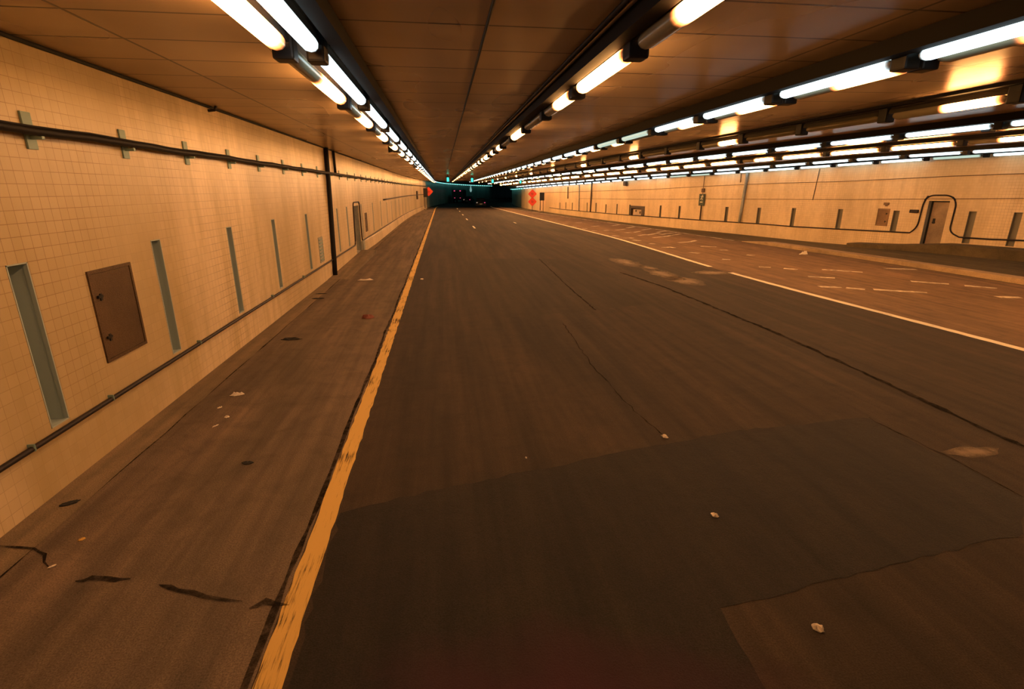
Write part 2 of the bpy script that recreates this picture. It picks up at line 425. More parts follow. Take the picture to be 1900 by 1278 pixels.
# road
bm = bmesh.new()
rows = []
for y in ys:
    xs = [XL(y), XL(y)+.37, -1.2+bend(y), WL(y)-.05, GR(y), XR(y)]
    if y > 80: xs[2] = max(xs[2], xs[1]+.3)
    rows.append([bm.verts.new((x, y, ZB(y) if k == 5 else 0.0)) for k, x in enumerate(xs)])
for j in range(len(rows)-1):
    for i in range(5):
        f = bm.faces.new((rows[j][i], rows[j][i+1], rows[j+1][i+1], rows[j+1][i]))
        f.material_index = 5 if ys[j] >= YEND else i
floor = link('floor', bm, [M['gutter'], M['shoulder'], M['lane'], M['gore'], M['verge'], M['road_shade']])
tag(floor, 'dark asphalt road with a brown concrete shoulder and a worn gore', 'road', kind='structure')

# ------------------------------------------------------------------ markings and repairs on the road
def strip(name, cen, wid, y0, y1, material, z=.004, step=1.0, jag=0.0, label=None):
    bm = bmesh.new(); n = max(1, int((y1-y0)/step)); pr = None
    for i in range(n+1):
        y = y0+(y1-y0)*i/n; x = cen(y)
        a = bm.verts.new((x-wid/2+random.uniform(-jag, jag), y, z)); b = bm.verts.new((x+wid/2+random.uniform(-jag, jag), y, z))
        if pr: bm.faces.new((pr[0], pr[1], b, a))
        pr = (a, b)
    o = link(name, bm, material, floor)
    if label: o['label'] = label
    return o
strip('edge_line', lambda y: -1.11+bend(y), .165, -3, 92, M['yellow'], step=.12, jag=.008, label='worn yellow edge line along the shoulder')
strip('shoulder_joint', lambda y: -1.235+.01*math.sin(y*1.7)+bend(y), .04, -3, 84, M['tar'], z=.0035, step=.3, jag=.012, label='dark joint beside the yellow line')
strip('edge_line', WL, .20, -2, 16.6, M['white_paint'], step=.2, jag=.012, label='white edge line at the gore')
strip('edge_line', WL, .20, 18.0, 92, M['white_paint'], step=.2, jag=.012)
strip('gore_line', GR, .17, 27.5, 90, M['worn_paint'], step=.3, jag=.03, label='faint line along the channel by the far wall')
for y in (39.0, 50.0, 59.5, 69.5, 79.5):
    strip('lane_dash', lambda q: 2.33-.003*(q-40), .13, y, y+2.6, M['white_paint'])
strip('lane_dash', lambda q: 6.2, .13, 44.5, 46.2, M['worn_paint'])
strip('gutter_joint', lambda y: XL(y)+.37, .016, -2, 70, M['tar'], z=.0035, step=.5, jag=.012)

def refine(pts, step=.15, jag=.03):
    out = []
    for a, b in zip(pts, pts[1:]+pts[:1]):
        n = max(1, int((b-a).length/step))
        for k in range(n):
            p = a.lerp(b, k/n); out.append(Vector((p.x+random.uniform(-jag, jag), p.y+random.uniform(-jag, jag), p.z)))
    return out
def patch(name, pts, material, z, jag=.03, step=.15, label=None, parent=None):
    bm = bmesh.new(); vs = [bm.verts.new((p.x, p.y, z)) for p in refine([Vector((q[0], q[1], 0)) for q in pts], step, jag)]
    f = bm.faces.new(vs)
    if f.normal.z < 0: f.normal_flip()
    bmesh.ops.triangulate(bm, faces=[f])
    bmesh.ops.recalc_face_normals(bm, faces=bm.faces)
    o = link(name, bm, material, parent or floor)
    if o.data.polygons[0].normal.z < 0: o.data.flip_normals()
    if label: o['label'] = label
    return o
patch('asphalt_patch', [(-1.0, 4.09), (-.36, 4.29), (.82, 4.58), (3.26, 5.15), (5.2, 5.28), (5.28, 3.49), (4.71, 3.05), (2.29, 2.71), (1.8, 2.62), (1.6, 1.2), (-1.0, 1.2)], M['patch'], .0025, .025, .12,
      'large dark asphalt repair nearest the camera')
patch('asphalt_patch', [(1.5, 21.4), (4.1, 21.1), (3.45, 11.5), (1.25, 11.1)], M['patch_b'], .0025, .03, .4)
patch('asphalt_patch', [(4.15, 21.0), (5.4, 20.8), (5.5, 12.2), (3.5, 11.6)], M['patch_b'], .0022, .03, .4)
def blob(cx, cy, rx, ry, k=18):
    ph = [random.uniform(.7, 1.25) for _ in range(k)]
    return [(cx+rx*math.cos(2*math.pi*i/k)*ph[i], cy+ry*math.sin(2*math.pi*i/k)*ph[i]) for i in range(k)]
for (px, py, rx, ry) in ((1160, 487, .55, 1.5), (1205, 497, .3, .8), (1230, 508, .5, 1.2), (1270, 520, .55, .9), (1322, 506, .7, .45), (1805, 838, .35, .12)):
    p = flr(px, py); patch('concrete_patch', blob(p.x, p.y, rx, ry), M['concrete_fill'], .005, .02, .2)
def crackline(pix, wid, label=None, name='tar_crack', material=None):
    pts = [flr(*q) for q in pix]; pts = [p for p in pts]
    bm = bmesh.new(); pr = None; fine = []
    for a, b in zip(pts, pts[1:]):
        n = max(2, int((b-a).length/.12))
        fine += [a.lerp(b, k/n) for k in range(n)]
    fine.append(pts[-1])
    for i, p in enumerate(fine):
        t = (fine[min(i+1, len(fine)-1)]-fine[max(i-1, 0)]).normalized(); s = Vector((t.y, -t.x, 0))
        q = p+s*random.uniform(-.02, .02); ww = wid*random.uniform(.35, 1.1)*(.2 if i in (0, len(fine)-1) else 1)
        a = bm.verts.new(q-s*ww/2+Vector((0, 0, .006))); b = bm.verts.new(q+s*ww/2+Vector((0, 0, .006)))
        if pr: bm.faces.new((pr[0], pr[1], b, a))
        pr = (a, b)
    bmesh.ops.recalc_face_normals(bm, faces=bm.faces)
    o = link(name, bm, material or M['tar'], floor)
    if o.data.polygons[0].normal.z < 0: o.data.flip_normals()
    if label: o['label'] = label
crackline([(1150, 505), (1225, 530), (1300, 560), (1450, 622), (1600, 690), (1750, 760), (1900, 830)], .10, 'long tar line across the right lane')
crackline([(1610, 775), (1700, 820), (1800, 868), (1900, 922)], .03)
crackline([(1045, 600), (1100, 680), (1170, 755), (1232, 812)], .018)
crackline([(1000, 480), (1050, 528), (1105, 576)], .05)
crackline([(140, 1080), (170, 1070), (205, 1071), (240, 1076)], .055, 'dark crack across the shoulder')
crackline([(295, 1086), (330, 1095), (380, 1108), (450, 1116)], .06)
crackline([(462, 1128), (490, 1118), (535, 1125)], .06)
crackline([(0, 1012), (60, 1020), (82, 1030), (88, 1055)], .03)
# worn hatch marks of the gore
hm = [((1200, 436), (1225, 432)), ((1225, 435), (1258, 431)), ((1212, 441), (1232, 439)), ((1232, 439), (1262, 434)), ((1258, 450), (1278, 449)), ((1278, 449), (1292, 446)),
      ((1300, 457), (1330, 458)), ((1185, 437), (1198, 435)), ((1176, 431), (1188, 429)), ((1160, 432), (1171, 431)), ((1205, 452), (1218, 453)), ((1174, 445), (1188, 447)),
      ((1155, 441), (1163, 442)), ((1166, 441), (1175, 442)), ((1135, 437), (1148, 438)), ((1118, 436), (1128, 437)), ((1228, 459), (1241, 459)), ((1240, 458), (1252, 460)),
      ((1280, 468), (1297, 470)), ((1336, 464), (1350, 464)), ((1340, 481), (1356, 482)), ((1385, 473), (1400, 474)), ((1408, 495), (1430, 496)), ((1455, 498), (1480, 500)),
      ((1525, 500), (1600, 505)), ((1500, 513), (1550, 516)), ((1570, 534), (1605, 537)), ((1620, 537), (1720, 543)), ((1690, 522), (1760, 527)), ((1520, 532), (1560, 533)),
      ((1850, 551), (1895, 552)), ((1098, 428), (1108, 428)), ((1120, 428), (1130, 427)), ((1143, 427), (1160, 425)), ((1080, 424), (1090, 424)), ((1062, 420), (1070, 420)), ((1098, 420), (1112, 419)),
      ((1045, 415), (1053, 415)), ((1066, 413), (1080, 413)), ((1030, 410), (1036, 410)), ((1790, 530), (1850, 535)), ((1640, 498), (1700, 500))]
hm += [((1135+28*k, 419+3.9*k), (1150+30*k, 416.5+3.9*k)) for k in range(4)]
for (a, b) in hm:
    A, B = flr(*a), flr(*b); d = (B-A).normalized(); s = Vector((d.y, -d.x, 0))*.13
    patch('hatch_mark', [(A-s)[:2], (B-s*.8)[:2], (B+s*.8)[:2], (A+s)[:2]], M['worn_paint'], .004, .02, .3)

# kerb, ledge and ramp
bm = bmesh.new(); pr = None
for i in range(40):
    y = 11+i*(27.0-11)/39; x = GR(y)+.08; h = .17 if y < 25 else .17*(27.2-y)/2.2
    s = [bm.verts.new(c) for c in ((x, y, -.02), (x+.03, y, h-.02), (x+.06, y, h), (x+.50, y, h), (x+.55, y, -.02))]
    if pr:
        for k in range(4): bm.faces.new((pr[k], pr[k+1], s[k+1], s[k]))
    else: bm.faces.new(s)
    pr = s
bm.faces.new(pr[::-1]); bmesh.ops.recalc_face_normals(bm, faces=bm.faces)
tag(link('kerb', bm, M['kerbstone']), 'long raised kerb between the gore and the right wall', 'kerb', kind='structure')
bm = bmesh.new(); pr = None
for i in range(34):
    y = 15+i*(23.6-15)/33; zt = lerp_tab([(15, .62), (19.6, .56), (21.7, DOOR_R[2]), (23.6, DOOR_R[2]-.1)], y)
    s = [bm.verts.new(wp('R', y, z, -d)) for d, z in ((.95, ZB(y)-.05), (.93, zt-.03), (.88, zt), (-.02, zt))]
    if pr:
        for k in range(3): bm.faces.new((pr[k], s[k], s[k+1], pr[k+1]))
    pr = s
    if i in (0, 33): bm.faces.new(s+[bm.verts.new(wp('R', y, ZB(y)-.05, .02))])
bmesh.ops.recalc_face_normals(bm, faces=bm.faces)
tag(link('ledge', bm, M['verge']), 'raised concrete ledge in front of the right doorway', 'ledge', kind='structure')
bm = bmesh.new()
A = [(XL(17)+.01, 16.8, 0), (-3.05, 16.7, 0), (-3.05, 22.9, 0), (XL(22)+.01, 22.9, 0)]
B = [(XL(17)+.01, 17.4, .025), (-3.07, 17.3, .02), (-3.07, 22.88, .13), (XL(22)+.01, 22.88, .13)]
B = [(XL(17)+.01, 24.3, .13) if i == 3 else b for i, b in enumerate(B)]
va = [bm.verts.new(p) for p in ((-3.73, 16.8, -.02), (-3.05, 16.8, -.02), (-3.05, 24.3, -.02), (-3.73, 24.3, -.02))]
vb = [bm.verts.new(p) for p in ((-3.73, 16.9, .01), (-3.06, 16.9, .01), (-3.06, 24.25, .13), (-3.73, 24.25, .13))]
bm.faces.new(vb); bm.faces.new(va[::-1])
for k in range(4): bm.faces.new((va[k], va[(k+1) % 4], vb[(k+1) % 4], vb[k]))
tag(link('ramp', bm, M['gutter']), 'low concrete ramp leading to the left doorway', 'ramp', kind='structure')

# ------------------------------------------------------------------ ventilation slots
def slot(side, o, depth, label, group):
    a, b, c, d = o
    root = empty('vent_slot', wp(side, (a+b)/2, c, depth/2)); inv = Vector(root.location)
    bm = bmesh.new()
    q = lambda u, z, dd: bm.verts.new(wp(side, u, z, dd)-inv)
    f = [q(a, c, 0), q(b, c, 0), q(b, d, 0), q(a, d, 0)]; k = [q(a, c, depth), q(b, c, depth), q(b, d, depth), q(a, d, depth)]
    for i in range(4): bm.faces.new((f[i], f[(i+1) % 4], k[(i+1) % 4], k[i]))
    bm.faces.new(k); bmesh.ops.recalc_face_normals(bm, faces=bm.faces)
    for ff in bm.faces: ff.normal_flip()
    link('lining', bm, M['slot' if side == 'L' else 'slot_r'], root)
    bm = bmesh.new(); t_ = .012; e = .012
    for (u0, u1, z0, z1) in ((a, a+t_, c, d), (b-t_, b, c, d), (a, b, d-t_, d), (a, b, c, c+t_)):
        P = [q2 for q2 in (wp(side, u0, z0, -.004), wp(side, u1, z0, -.004), wp(side, u1, z1, -.004), wp(side, u0, z1, -.004))]
        Q = [q2 for q2 in (wp(side, u0, z0, .03), wp(side, u1, z0, .03), wp(side, u1, z1, .03), wp(side, u0, z1, .03))]
        va = [bm.verts.new(p-inv) for p in P]; vb = [bm.verts.new(p-inv) for p in Q]
        bm.faces.new(va); bm.faces.new(vb[::-1])
        for i in range(4): bm.faces.new((va[(i+1) % 4], va[i], vb[i], vb[(i+1) % 4]))
    bmesh.ops.recalc_face_normals(bm, faces=bm.faces)
    link('rim', bm, M['slot' if side == 'L' else 'slot_r'], root)
    tag(root, label, 'vent slot', group)
nl = ['before the brown hatch', 'just past the brown hatch']
for i, o in enumerate(SLOTS_L):
    lab = 'tall narrow grey vent slot in the left wall, ' + (nl[i] if i < 2 else ordw(i)+' from the near end')
    slot('L', o, .20, lab, 'vent slots in the left wall')
for i, o in enumerate(SLOTS_R):
    lab = 'narrow grey vent slot in the right wall, '
    lab += ('rightmost in the photo' if i == 0 else 'just right of the doorway' if i == 1 else 'beside the tan hatch' if i == 2 else ordw(i-3)+' beyond the tan hatch')
    slot('R', o, .14, lab, 'vent slots in the right wall')

# ------------------------------------------------------------------ doors, hatches, niche
def wbox(bm, side, u0, u1, z0, z1, d0, d1, org, bev=0.0, mi=0):
    va = [bm.verts.new(wp(side, u, z, d0)-org) for u, z in ((u0, z0), (u1, z0), (u1, z1), (u0, z1))]
    vb = [bm.verts.new(wp(side, u, z, d1)-org) for u, z in ((u0, z0), (u1, z0), (u1, z1), (u0, z1))]
    fs = [bm.faces.new(va), bm.faces.new(vb[::-1])]
    for i in range(4): fs.append(bm.faces.new((va[(i+1) % 4], va[i], vb[i], vb[(i+1) % 4])))
    for f in fs: f.material_index = mi
    bmesh.ops.recalc_face_normals(bm, faces=fs)
    if bev:
        bmesh.ops.bevel(bm, geom=list(set(e for f in fs for e in f.edges)), offset=bev, segments=2, affect='EDGES')
def recess(bm, side, o, depth, org):
    a, b, c, d = o
    q = lambda u, z, dd: bm.verts.new(wp(side, u, z, dd)-org)
    f = [q(a, c, 0), q(b, c, 0), q(b, d, 0), q(a, d, 0)]; k = [q(a, c, depth), q(b, c, depth), q(b, d, depth), q(a, d, depth)]
    for i in range(4): bm.faces.new((f[i], f[(i+1) % 4], k[(i+1) % 4], k[i]))
    bm.faces.new(k); bmesh.ops.recalc_face_normals(bm, faces=bm.faces)
    for ff in bm.faces: ff.normal_flip()
def doorway(side, o, name, label, depth, hinge_far):
    a, b, c, d = o; org = wp(side, (a+b)/2, c, 0)
    root = empty(name, org)
    bm = bmesh.new(); recess(bm, side, o, depth, org); link('door_recess', bm, M['steel_grey'], root)
    bm = bmesh.new(); wbox(bm, side, a+.05, b-.05, c+.01, d-.05, depth-.06, depth-.012, org, .006)
    lf = link('door_leaf', bm, M['door'], root)
    bm = bmesh.new()
    wbox(bm, side, a+.002, a+.06, c, d-.002, depth-.10, depth-.001, org); wbox(bm, side, b-.06, b-.002, c, d-.002, depth-.10, depth-.001, org)
    wbox(bm, side, a+.06, b-.06, d-.06, d-.002, depth-.10, depth-.001, org)
    link('door_frame', bm, M['dark_metal'], root)
    hu = b-.22 if hinge_far else a+.22
    bm = bmesh.new(); wbox(bm, side, hu-.05, hu+.05, c+.98, c+1.2, depth-.075, depth-.058, org, .004)
    wbox(bm, side, hu-.015, hu+.015, c+1.02, c+1.05, depth-.13, depth-.07, org); wbox(bm, side, hu-.10, hu+.02, c+1.015, c+1.05, depth-.15, depth-.12, org, .006)
    link('door_handle', bm, M['dark_metal'], lf)
    tag(root, label, 'door', kind='structure'); return root
dl = doorway('L', DOOR_L, 'door_1', 'recessed grey doorway in the left wall inside a conduit loop', .38, False)
dr = doorway('R', DOOR_R, 'door_2', 'recessed brown steel door in the right wall under a conduit arch', .30, True)
bm = bmesh.new(); org = wp('L', 24.5, 0, 0); wbox(bm, 'L', 24.3, 24.75, .131, .52, -.10, -.002, org, .01)
g = empty('corner_guard', org); link('guard_plate', bm, M['steel_grey'], g); tag(g, 'low grey steel guard at the foot of the left doorway', 'guard')

def hatch(side, u0, u1, z0, z1, material, label, handles_lo=True, grate=False, name='wall_hatch'):
    org = wp(side, (u0+u1)/2, z0, 0); root = empty(name, org)
    bm = bmesh.new()
    for q in ((u0, u0+.035, z0, z1), (u1-.035, u1, z0, z1), (u0+.035, u1-.035, z0, z0+.035), (u0+.035, u1-.035, z1-.035, z1)): wbox(bm, side, *q, -.018, .01, org)
    link('frame', bm, material, root)
    bm = bmesh.new(); wbox(bm, side, u0+.04, u1-.04, z0+.04, z1-.04, -.012, .01, org, .003)
    pn = link('grille_panel' if grate else 'hatch_door', bm, material, root)
    if grate:
        bm = bmesh.new(); n = 7
        for k in range(n):
            zz = z0+.08+k*(z1-z0-.16)/(n-1); wbox(bm, side, u0+.06, u1-.06, zz-.018, zz+.018, -.03, -.011, org, .004)
        tag(link('louvre', bm, M['bracket'], pn), 'pale louvre bars')
    else:
        h = z1-z0
        for zz in (z0+h*.27, z0+h*.72):
            bm = bmesh.new(); uu = u0+.13
            wbox(bm, side, uu-.07, uu+.02, zz-.015, zz+.015, -.035, -.02, org, .004); wbox(bm, side, uu-.02, uu+.02, zz-.05, zz+.03, -.022, -.011, org, .004)
            tag(link('latch', bm, M['dark_metal'], pn), 'black latch')
    tag(root, label, 'hatch')
hatch('L', 5.86, 6.64, .925, 1.93, M['panel'], 'square brown steel hatch on the left wall near the camera')
hatch('L', 16.12, 16.66, .63, 1.38, M['steel_grey'], 'small grey louvred grille low on the left wall', grate=True, name='wall_grille')
hatch('L', 26.0, 26.65, .80, 1.68, M['panel'], 'small brown hatch on the left wall beyond the doorway')
qa, qb = onwall('R', 1600+190/6.333, 330+360/6.333), onwall('R', 1600+285/6.333, 330+568/6.333)
qc, qd_ = onwall('R', 1600+335/6.333, 330+362/6.333), onwall('R', 1600+150/6.333, 330+558/6.333)
hatch('R', (qb[0]+qc[0])/2, (qa[0]+qd_[0])/2, (qb[1]+qd_[1])/2, (qa[1]+qc[1])/2, M['panel_r'], 'tan steel hatch on the right wall beside the doorway')
pu, pz = onwall('R', 1645.5, 378); bm = bmesh.new(); org = wp('R', pu, pz, 0)
wbox(bm, 'R', pu-.12, pu+.12, pz-.06, pz+.06, -.05, .01, org, .01); wbox(bm, 'R', pu-.05, pu+.05, pz-.11, pz-.06, -.04, .01, org, .006)
g = empty('alarm_box', org); link('box_body', bm, M['panel_r'], g); tag(g, 'tiny tan box above the tan hatch on the right wall', 'box')

a, b, c, d = NICHE_R; org = wp('R', (a+b)/2, c, 0); root = empty('equipment_niche', org)
bm = bmesh.new(); recess(bm, 'R', NICHE_R, .5, org); link('niche_lining', bm, M['panel_r'], root)
bm = bmesh.new(); wbox(bm, 'R', a-.02, b+.02, d-.18, d+.03, -.05, .02, org, .01)
wbox(bm, 'R', a-.02, a+.40, c, d-.18, -.05, .02, org, .01); wbox(bm, 'R', b-.12, b+.02, c, d-.18, -.05, .02, org, .01)
link('frame', bm, M['frame_dark'], root)
bm = bmesh.new(); wbox(bm, 'R', a+.55, b-.30, c+.0, d-.25, .04, .30, org, .01); link('cabinet_panel', bm, M['sandbag'], root)
for q in ((b-.85, b-.70, d-.45, d-.30), (a+.62, a+.75, c+.15, d-.40)):
    bm = bmesh.new(); wbox(bm, 'R', *q, .0, .05, org, .01); link('switch_box', bm, M['frame_dark'], root)
tag(root, 'dark framed equipment niche low in the right wall', 'niche')

# ------------------------------------------------------------------ cables and conduits along the walls
def along(side, pts, d, step=1.0):
    out = []
    for (u0, z0), (u1, z1) in zip(pts, pts[1:]):
        n = max(1, int(math.hypot(u1-u0, z1-z0)/step))
        out += [wp(side, u0+(u1-u0)*k/n, z0+(z1-z0)*k/n, -d) for k in range(n)]
    out.append(wp(side, *pts[-1], -d)); return out
def rounded(pts, r, n=6):
    out = [pts[0]]
    for p, q, s in zip(pts, pts[1:], pts[2:]):
        P, Q, S = Vector(p), Vector(q), Vector(s)
        a = Q+(P-Q).normalized()*r; b = Q+(S-Q).normalized()*r
        for k in range(n+1):
            t = k/n; v = a*(1-t)**2+Q*2*t*(1-t)+b*t*t; out.append((v.x, v.y))
    out.append(pts[-1]); return out
bm = bmesh.new()
cp = []
yb = [5.55, 7.02, 8.57, 10.15, 11.7, 13.42, 15.16, 16.92, 18.63, 20.4, 22.13, 23.92, 25.73, 27.4]
while yb[-1] < 62: yb.append(yb[-1]+1.75)
yb = [3.9]+yb
u = -3.0
while u < 83:
    sag = .006*math.sin(u*2.1)+.004*math.sin(u*5.3)
    cp.append(wp('L', u, 3.26+sag, -.115)); u += .4
tube(bm, cp, .037, 8)
# a thinner companion cable strapped on top
tube(bm, [p+Vector((.02, 0, .036+.004*math.sin(i*.9))) for i, p in enumerate(cp)], .010, 6)
cb = link('power_cable', bm, M['cable'], smooth=True); tag(cb, 'thick black cable slung along the upper left wall', 'cable')
bm = bmesh.new(); box(bm, .001, .02, -.06, .06, -.16, .16, .003); box(bm, .012, .12, -.02, .02, -.075, -.045, .004)
box(bm, .10, .115, -.02, .02, -.045, .03, .003)
proto = empty('cable_bracket'); link('wall_strap', bm, M['bracket'], proto)
for i, y in enumerate(yb):
    o = proto if i == 0 else copy_tree(proto)
    p = wp('L', y, 3.265, 0); o.location = p; o.rotation_euler.z = 0
    tag(o, 'short zinc strap holding the black cable on the left wall, %s from the camera' % ordw(i), 'bracket', 'cable straps on the left wall')

bm = bmesh.new(); zc_ = .56
tube(bm, along('L', rounded([(-3, zc_), (22.55, .52), (22.75, 2.24), (24.42, 2.24), (24.45, .52), (60, .49), (82, .47)], .22), .03), .026, 8)
cd = link('wall_conduit', bm, M['conduit'], smooth=True); tag(cd, 'dark conduit low along the left wall, looping over the doorway', 'conduit')
for k, y in enumerate((3.6, 4.6, 5.75, 7.9, 11.4, 14.0)):
    bm = bmesh.new(); wbox(bm, 'L', y-.010, y+.010, zc_-.034, zc_+.034, -.058, .005, Vector((0, 0, 0)), .004); tag(link('clip', bm, M['bracket'], cd), 'pale clip')
# bench coping of the far left wall
bm = bmesh.new(); pr = None
for i in range(50):
    y = 24.8+i*(84-24.8)/49; tk = min(.10, .02+(y-24.8)*.02)
    s = [bm.verts.new(wp('L', y, z, -dd)) for z, dd in ((-.02, tk+.05), (.44, tk), (.48, tk-.015), (.485, -.01))]
    if pr:
        for k in range(3): bm.faces.new((pr[k], s[k], s[k+1], pr[k+1]))
    pr = s
bmesh.ops.recalc_face_normals(bm, faces=bm.faces)
uvl = bm.loops.layers.uv.new('UVMap')
for f in bm.faces:
    for l in f.loops: l[uvl].uv = (l.vert.co.y, l.vert.co.z)
tag(link('baseboard_left', bm, M['tile_l']), 'low tiled plinth along the foot of the far left wall', 'plinth', kind='structure')

bm = bmesh.new(); tube(bm, along('L', [(17.7, .0), (17.8, .52), (17.85, 1.0), (18.05, 2.44), (18.19, 4.04)], .075, .4), .072, 10)
pp = link('down_pipe', bm, M['cable'], smooth=True); tag(pp, 'dark vertical pipe on the left wall from ceiling to road', 'pipe')
bm = bmesh.new(); tube(bm, along('L', [(19.5, 3.29), (19.48, 4.04)], .05, .3), .045, 10)
tag(link('down_pipe', bm, M['cable'], smooth=True), 'short dark vertical pipe between the black cable and the ceiling', 'pipe')
bm = bmesh.new(); tube(bm, along('L', [(34.3, 2.15), (60, 2.15), (82, 2.1)], .05, 2), .045, 8)
tag(link('handrail_pipe', bm, M['conduit'], smooth=True), 'level brown pipe at head height far down the left wall', 'pipe')
bm = bmesh.new(); wbox(bm, 'L', 68.2, 69.4, 1.6, 2.6, -.14, .01, Vector((0, 0, 0)), .02)
tag(link('wall_cabinet', bm, M['frame_dark']), 'dark narrow cabinet far down the left wall', 'cabinet')
p = flr(385, 198, 4.0); bm = bmesh.new(); tube(bm, [wp('L', 9.63, 3.98, .0), wp('L', 9.63, 3.99, -.10), wp('L', 9.63, 4.05, -.13)], .022, 8)
tag(link('pipe_stub', bm, M['dark_metal'], smooth=True), 'tiny dark pipe stub where the left wall meets the ceiling', 'pipe')

# right wall
def pxs(side, pts): return [onwall(side, *p) for p in pts]
low = pxs('R', [z7(2150, 470), z7(1900, 463), z7(1700, 455), z7(1520, 443), z7(1462, 412), z7(1508, 235), z7(1475, 197), z7(1345, 197), z7(1315, 230), z7(1275, 385), z7(1230, 417), z7(1000, 405), z7(800, 395), z7(533, 380), z7(335, 364), z7(0, 343),
                z6(1518, 405), z6(1200, 383), z6(970, 367), z6(708, 345), z6(470, 322), (1020, 385)])
bm = bmesh.new(); tube(bm, along('R', low[:4]+rounded(low[3:11], .25)[1:]+low[11:], .03), .03, 8)
cd2 = link('wall_conduit', bm, M['conduit'], smooth=True); tag(cd2, 'dark conduit low along the right wall, arching over the brown door', 'conduit')
bm = bmesh.new(); (uj, zj) = onwall('R', *z7(1283, 292)); wbox(bm, 'R', uj+.0, uj+.35, zj-.07, zj+.07, -.09, .0, Vector((0, 0, 0)), .01); tag(link('junction_box', bm, M['conduit'], cd2), 'small box on the conduit')
up = pxs('R', [z7(2100, 62), z7(1900, 70), z7(1500, 84), z7(1070, 105), z7(800, 117), z7(500, 125), z7(200, 136), z7(0, 146), z6(1480, 137), z6(1250, 150), z6(1000, 157), z6(560, 172), z6(300, 178)])
bm = bmesh.new(); tube(bm, along('R', up, .03, .7), .016, 6)
tag(link('sagging_cable', bm, M['thin_cable'], smooth=True), 'thin brown cable sagging along the upper right wall', 'cable')
mid = pxs('R', [z7(2100, 217), z7(1900, 216), z7(1500, 218), z7(900, 222), z7(280, 220), z7(0, 218), z6(1400, 236), z6(1000, 234), z6(640, 230)])
bm = bmesh.new(); tube(bm, along('R', mid, .012, 1.5), .013, 6)
tag(link('wall_joint_strip', bm, M['thin_cable'], smooth=True), 'fine level strip along the middle of the right wall', 'strip')
def wallpipe(tp, bt, r, material, label, name='down_pipe'):
    a, b = onwall('R', *tp), onwall('R', *bt); bm = bmesh.new(); um = (a[0]+b[0])/2
    tube(bm, along('R', [b, a], r+.004, .4), r, 8); tag(link(name, bm, material, smooth=True), label, 'pipe')
wallpipe(z7(283, 66), z7(232, 356), .085, M['steel_grey'], 'thick grey vertical pipe on the right wall left of the thin crack pipe')
wallpipe(z7(702, 42), z7(660, 225), .018, M['frame_dark'], 'thin dark pipe stub on the upper right wall')
wallpipe(z6(757, 98), z6(743, 345), .07, M['frame_dark'], 'dark vertical pipe far along the right wall, left of the niche')
wallpipe(z6(545, 125), z6(543, 230), .05, M['frame_dark'], 'short dark pipe high on the far right wall')
wallpipe(z6(645, 110), z6(641, 340), .05, M['steel_grey'], 'grey vertical pipe on the far right wall between two dark pipes')
wallpipe(z7(240, 68), z7(235, 122), .02, M['frame_dark'], 'tiny dark pipe stub under the tube lights beside the thick grey pipe')

# green exit sign on its post
su, sz = onwall('R', *z6(1728, 238)); st = onwall('R', *z6(1728, 188))[1]; sb = onwall('R', *z6(1728, 292))[1]
_, pb = onwall('R', *z6(1702, 418)); _, ct = onwall('R', *z6(1750, 30))
wd = abs(onwall('R', *z6(1703, 238))[0]-onwall('R', *z6(1752, 238))[0])/2
org = wp('R', su, sz, 0); root = empty('exit_sign', org)
bm = bmesh.new(); wbox(bm, 'R', su-wd, su+wd, sb, st, -.10, -.06, org, .01); plate = link('sign_panel', bm, M['exit_green'], root)
H = st-sb
bm = bmesh.new()
def wpoly(bm, pts, d0=-.104, d1=-.098):
    va = [bm.verts.new(wp('R', su-x*wd, sz+y*H/2, d0)-org) for x, y in pts]; vb = [bm.verts.new(wp('R', su-x*wd, sz+y*H/2, d1)-org) for x, y in pts]
    fs = [bm.faces.new(va), bm.faces.new(vb[::-1])]; n = len(pts)
    for i in range(n): fs.append(bm.faces.new((va[(i+1) % n], va[i], vb[i], vb[(i+1) % n])))
    bmesh.ops.recalc_face_normals(bm, faces=fs)
# a running figure and a bar below it
wpoly(bm, [(.22+.12*math.cos(k*math.pi/5), .74+.08*math.sin(k*math.pi/5)) for k in range(10)])
wpoly(bm, [(.05, .64), (.30, .60), (.12, .20), (-.15, .24)])
wpoly(bm, [(-.05, .62), (-.10, .52), (-.38, .40), (-.40, .50)])
wpoly(bm, [(.25, .58), (.45, .40), (.58, .44), (.34, .62)])
wpoly(bm, [(.10, .22), (.34, .06), (.20, -.16), (.08, -.13), (.16, .04), (-.05, .20)])
wpoly(bm, [(-.10, .24), (-.20, .06), (-.50, -.02), (-.52, .06), (-.30, .12), (-.20, .26)])
wpoly(bm, [(-.5, -.36), (.42, -.34), (.42, -.50), (-.5, -.52)])
link('running_figure', bm, M['exit_white'], plate)
bm = bmesh.new(); tube(bm, [p-org for p in along('R', [(su, pb), (su, sb)], .07, .5)], .045, 8); link('post', bm, M['sign_post'], root)
bm = bmesh.new(); tube(bm, [p-org for p in along('R', [(su, st), (su, ct)], .05, .5)], .018, 6); link('feed_pipe', bm, M['thin_cable'], root)
bm = bmesh.new(); wbox(bm, 'R', su-.13, su+.13, st+.10, st+.36, -.09, .0, org, .02); link('feed_box', bm, M['thin_cable'], root)
tag(root, 'dark green exit sign with a running figure on a post by the right wall', 'sign')

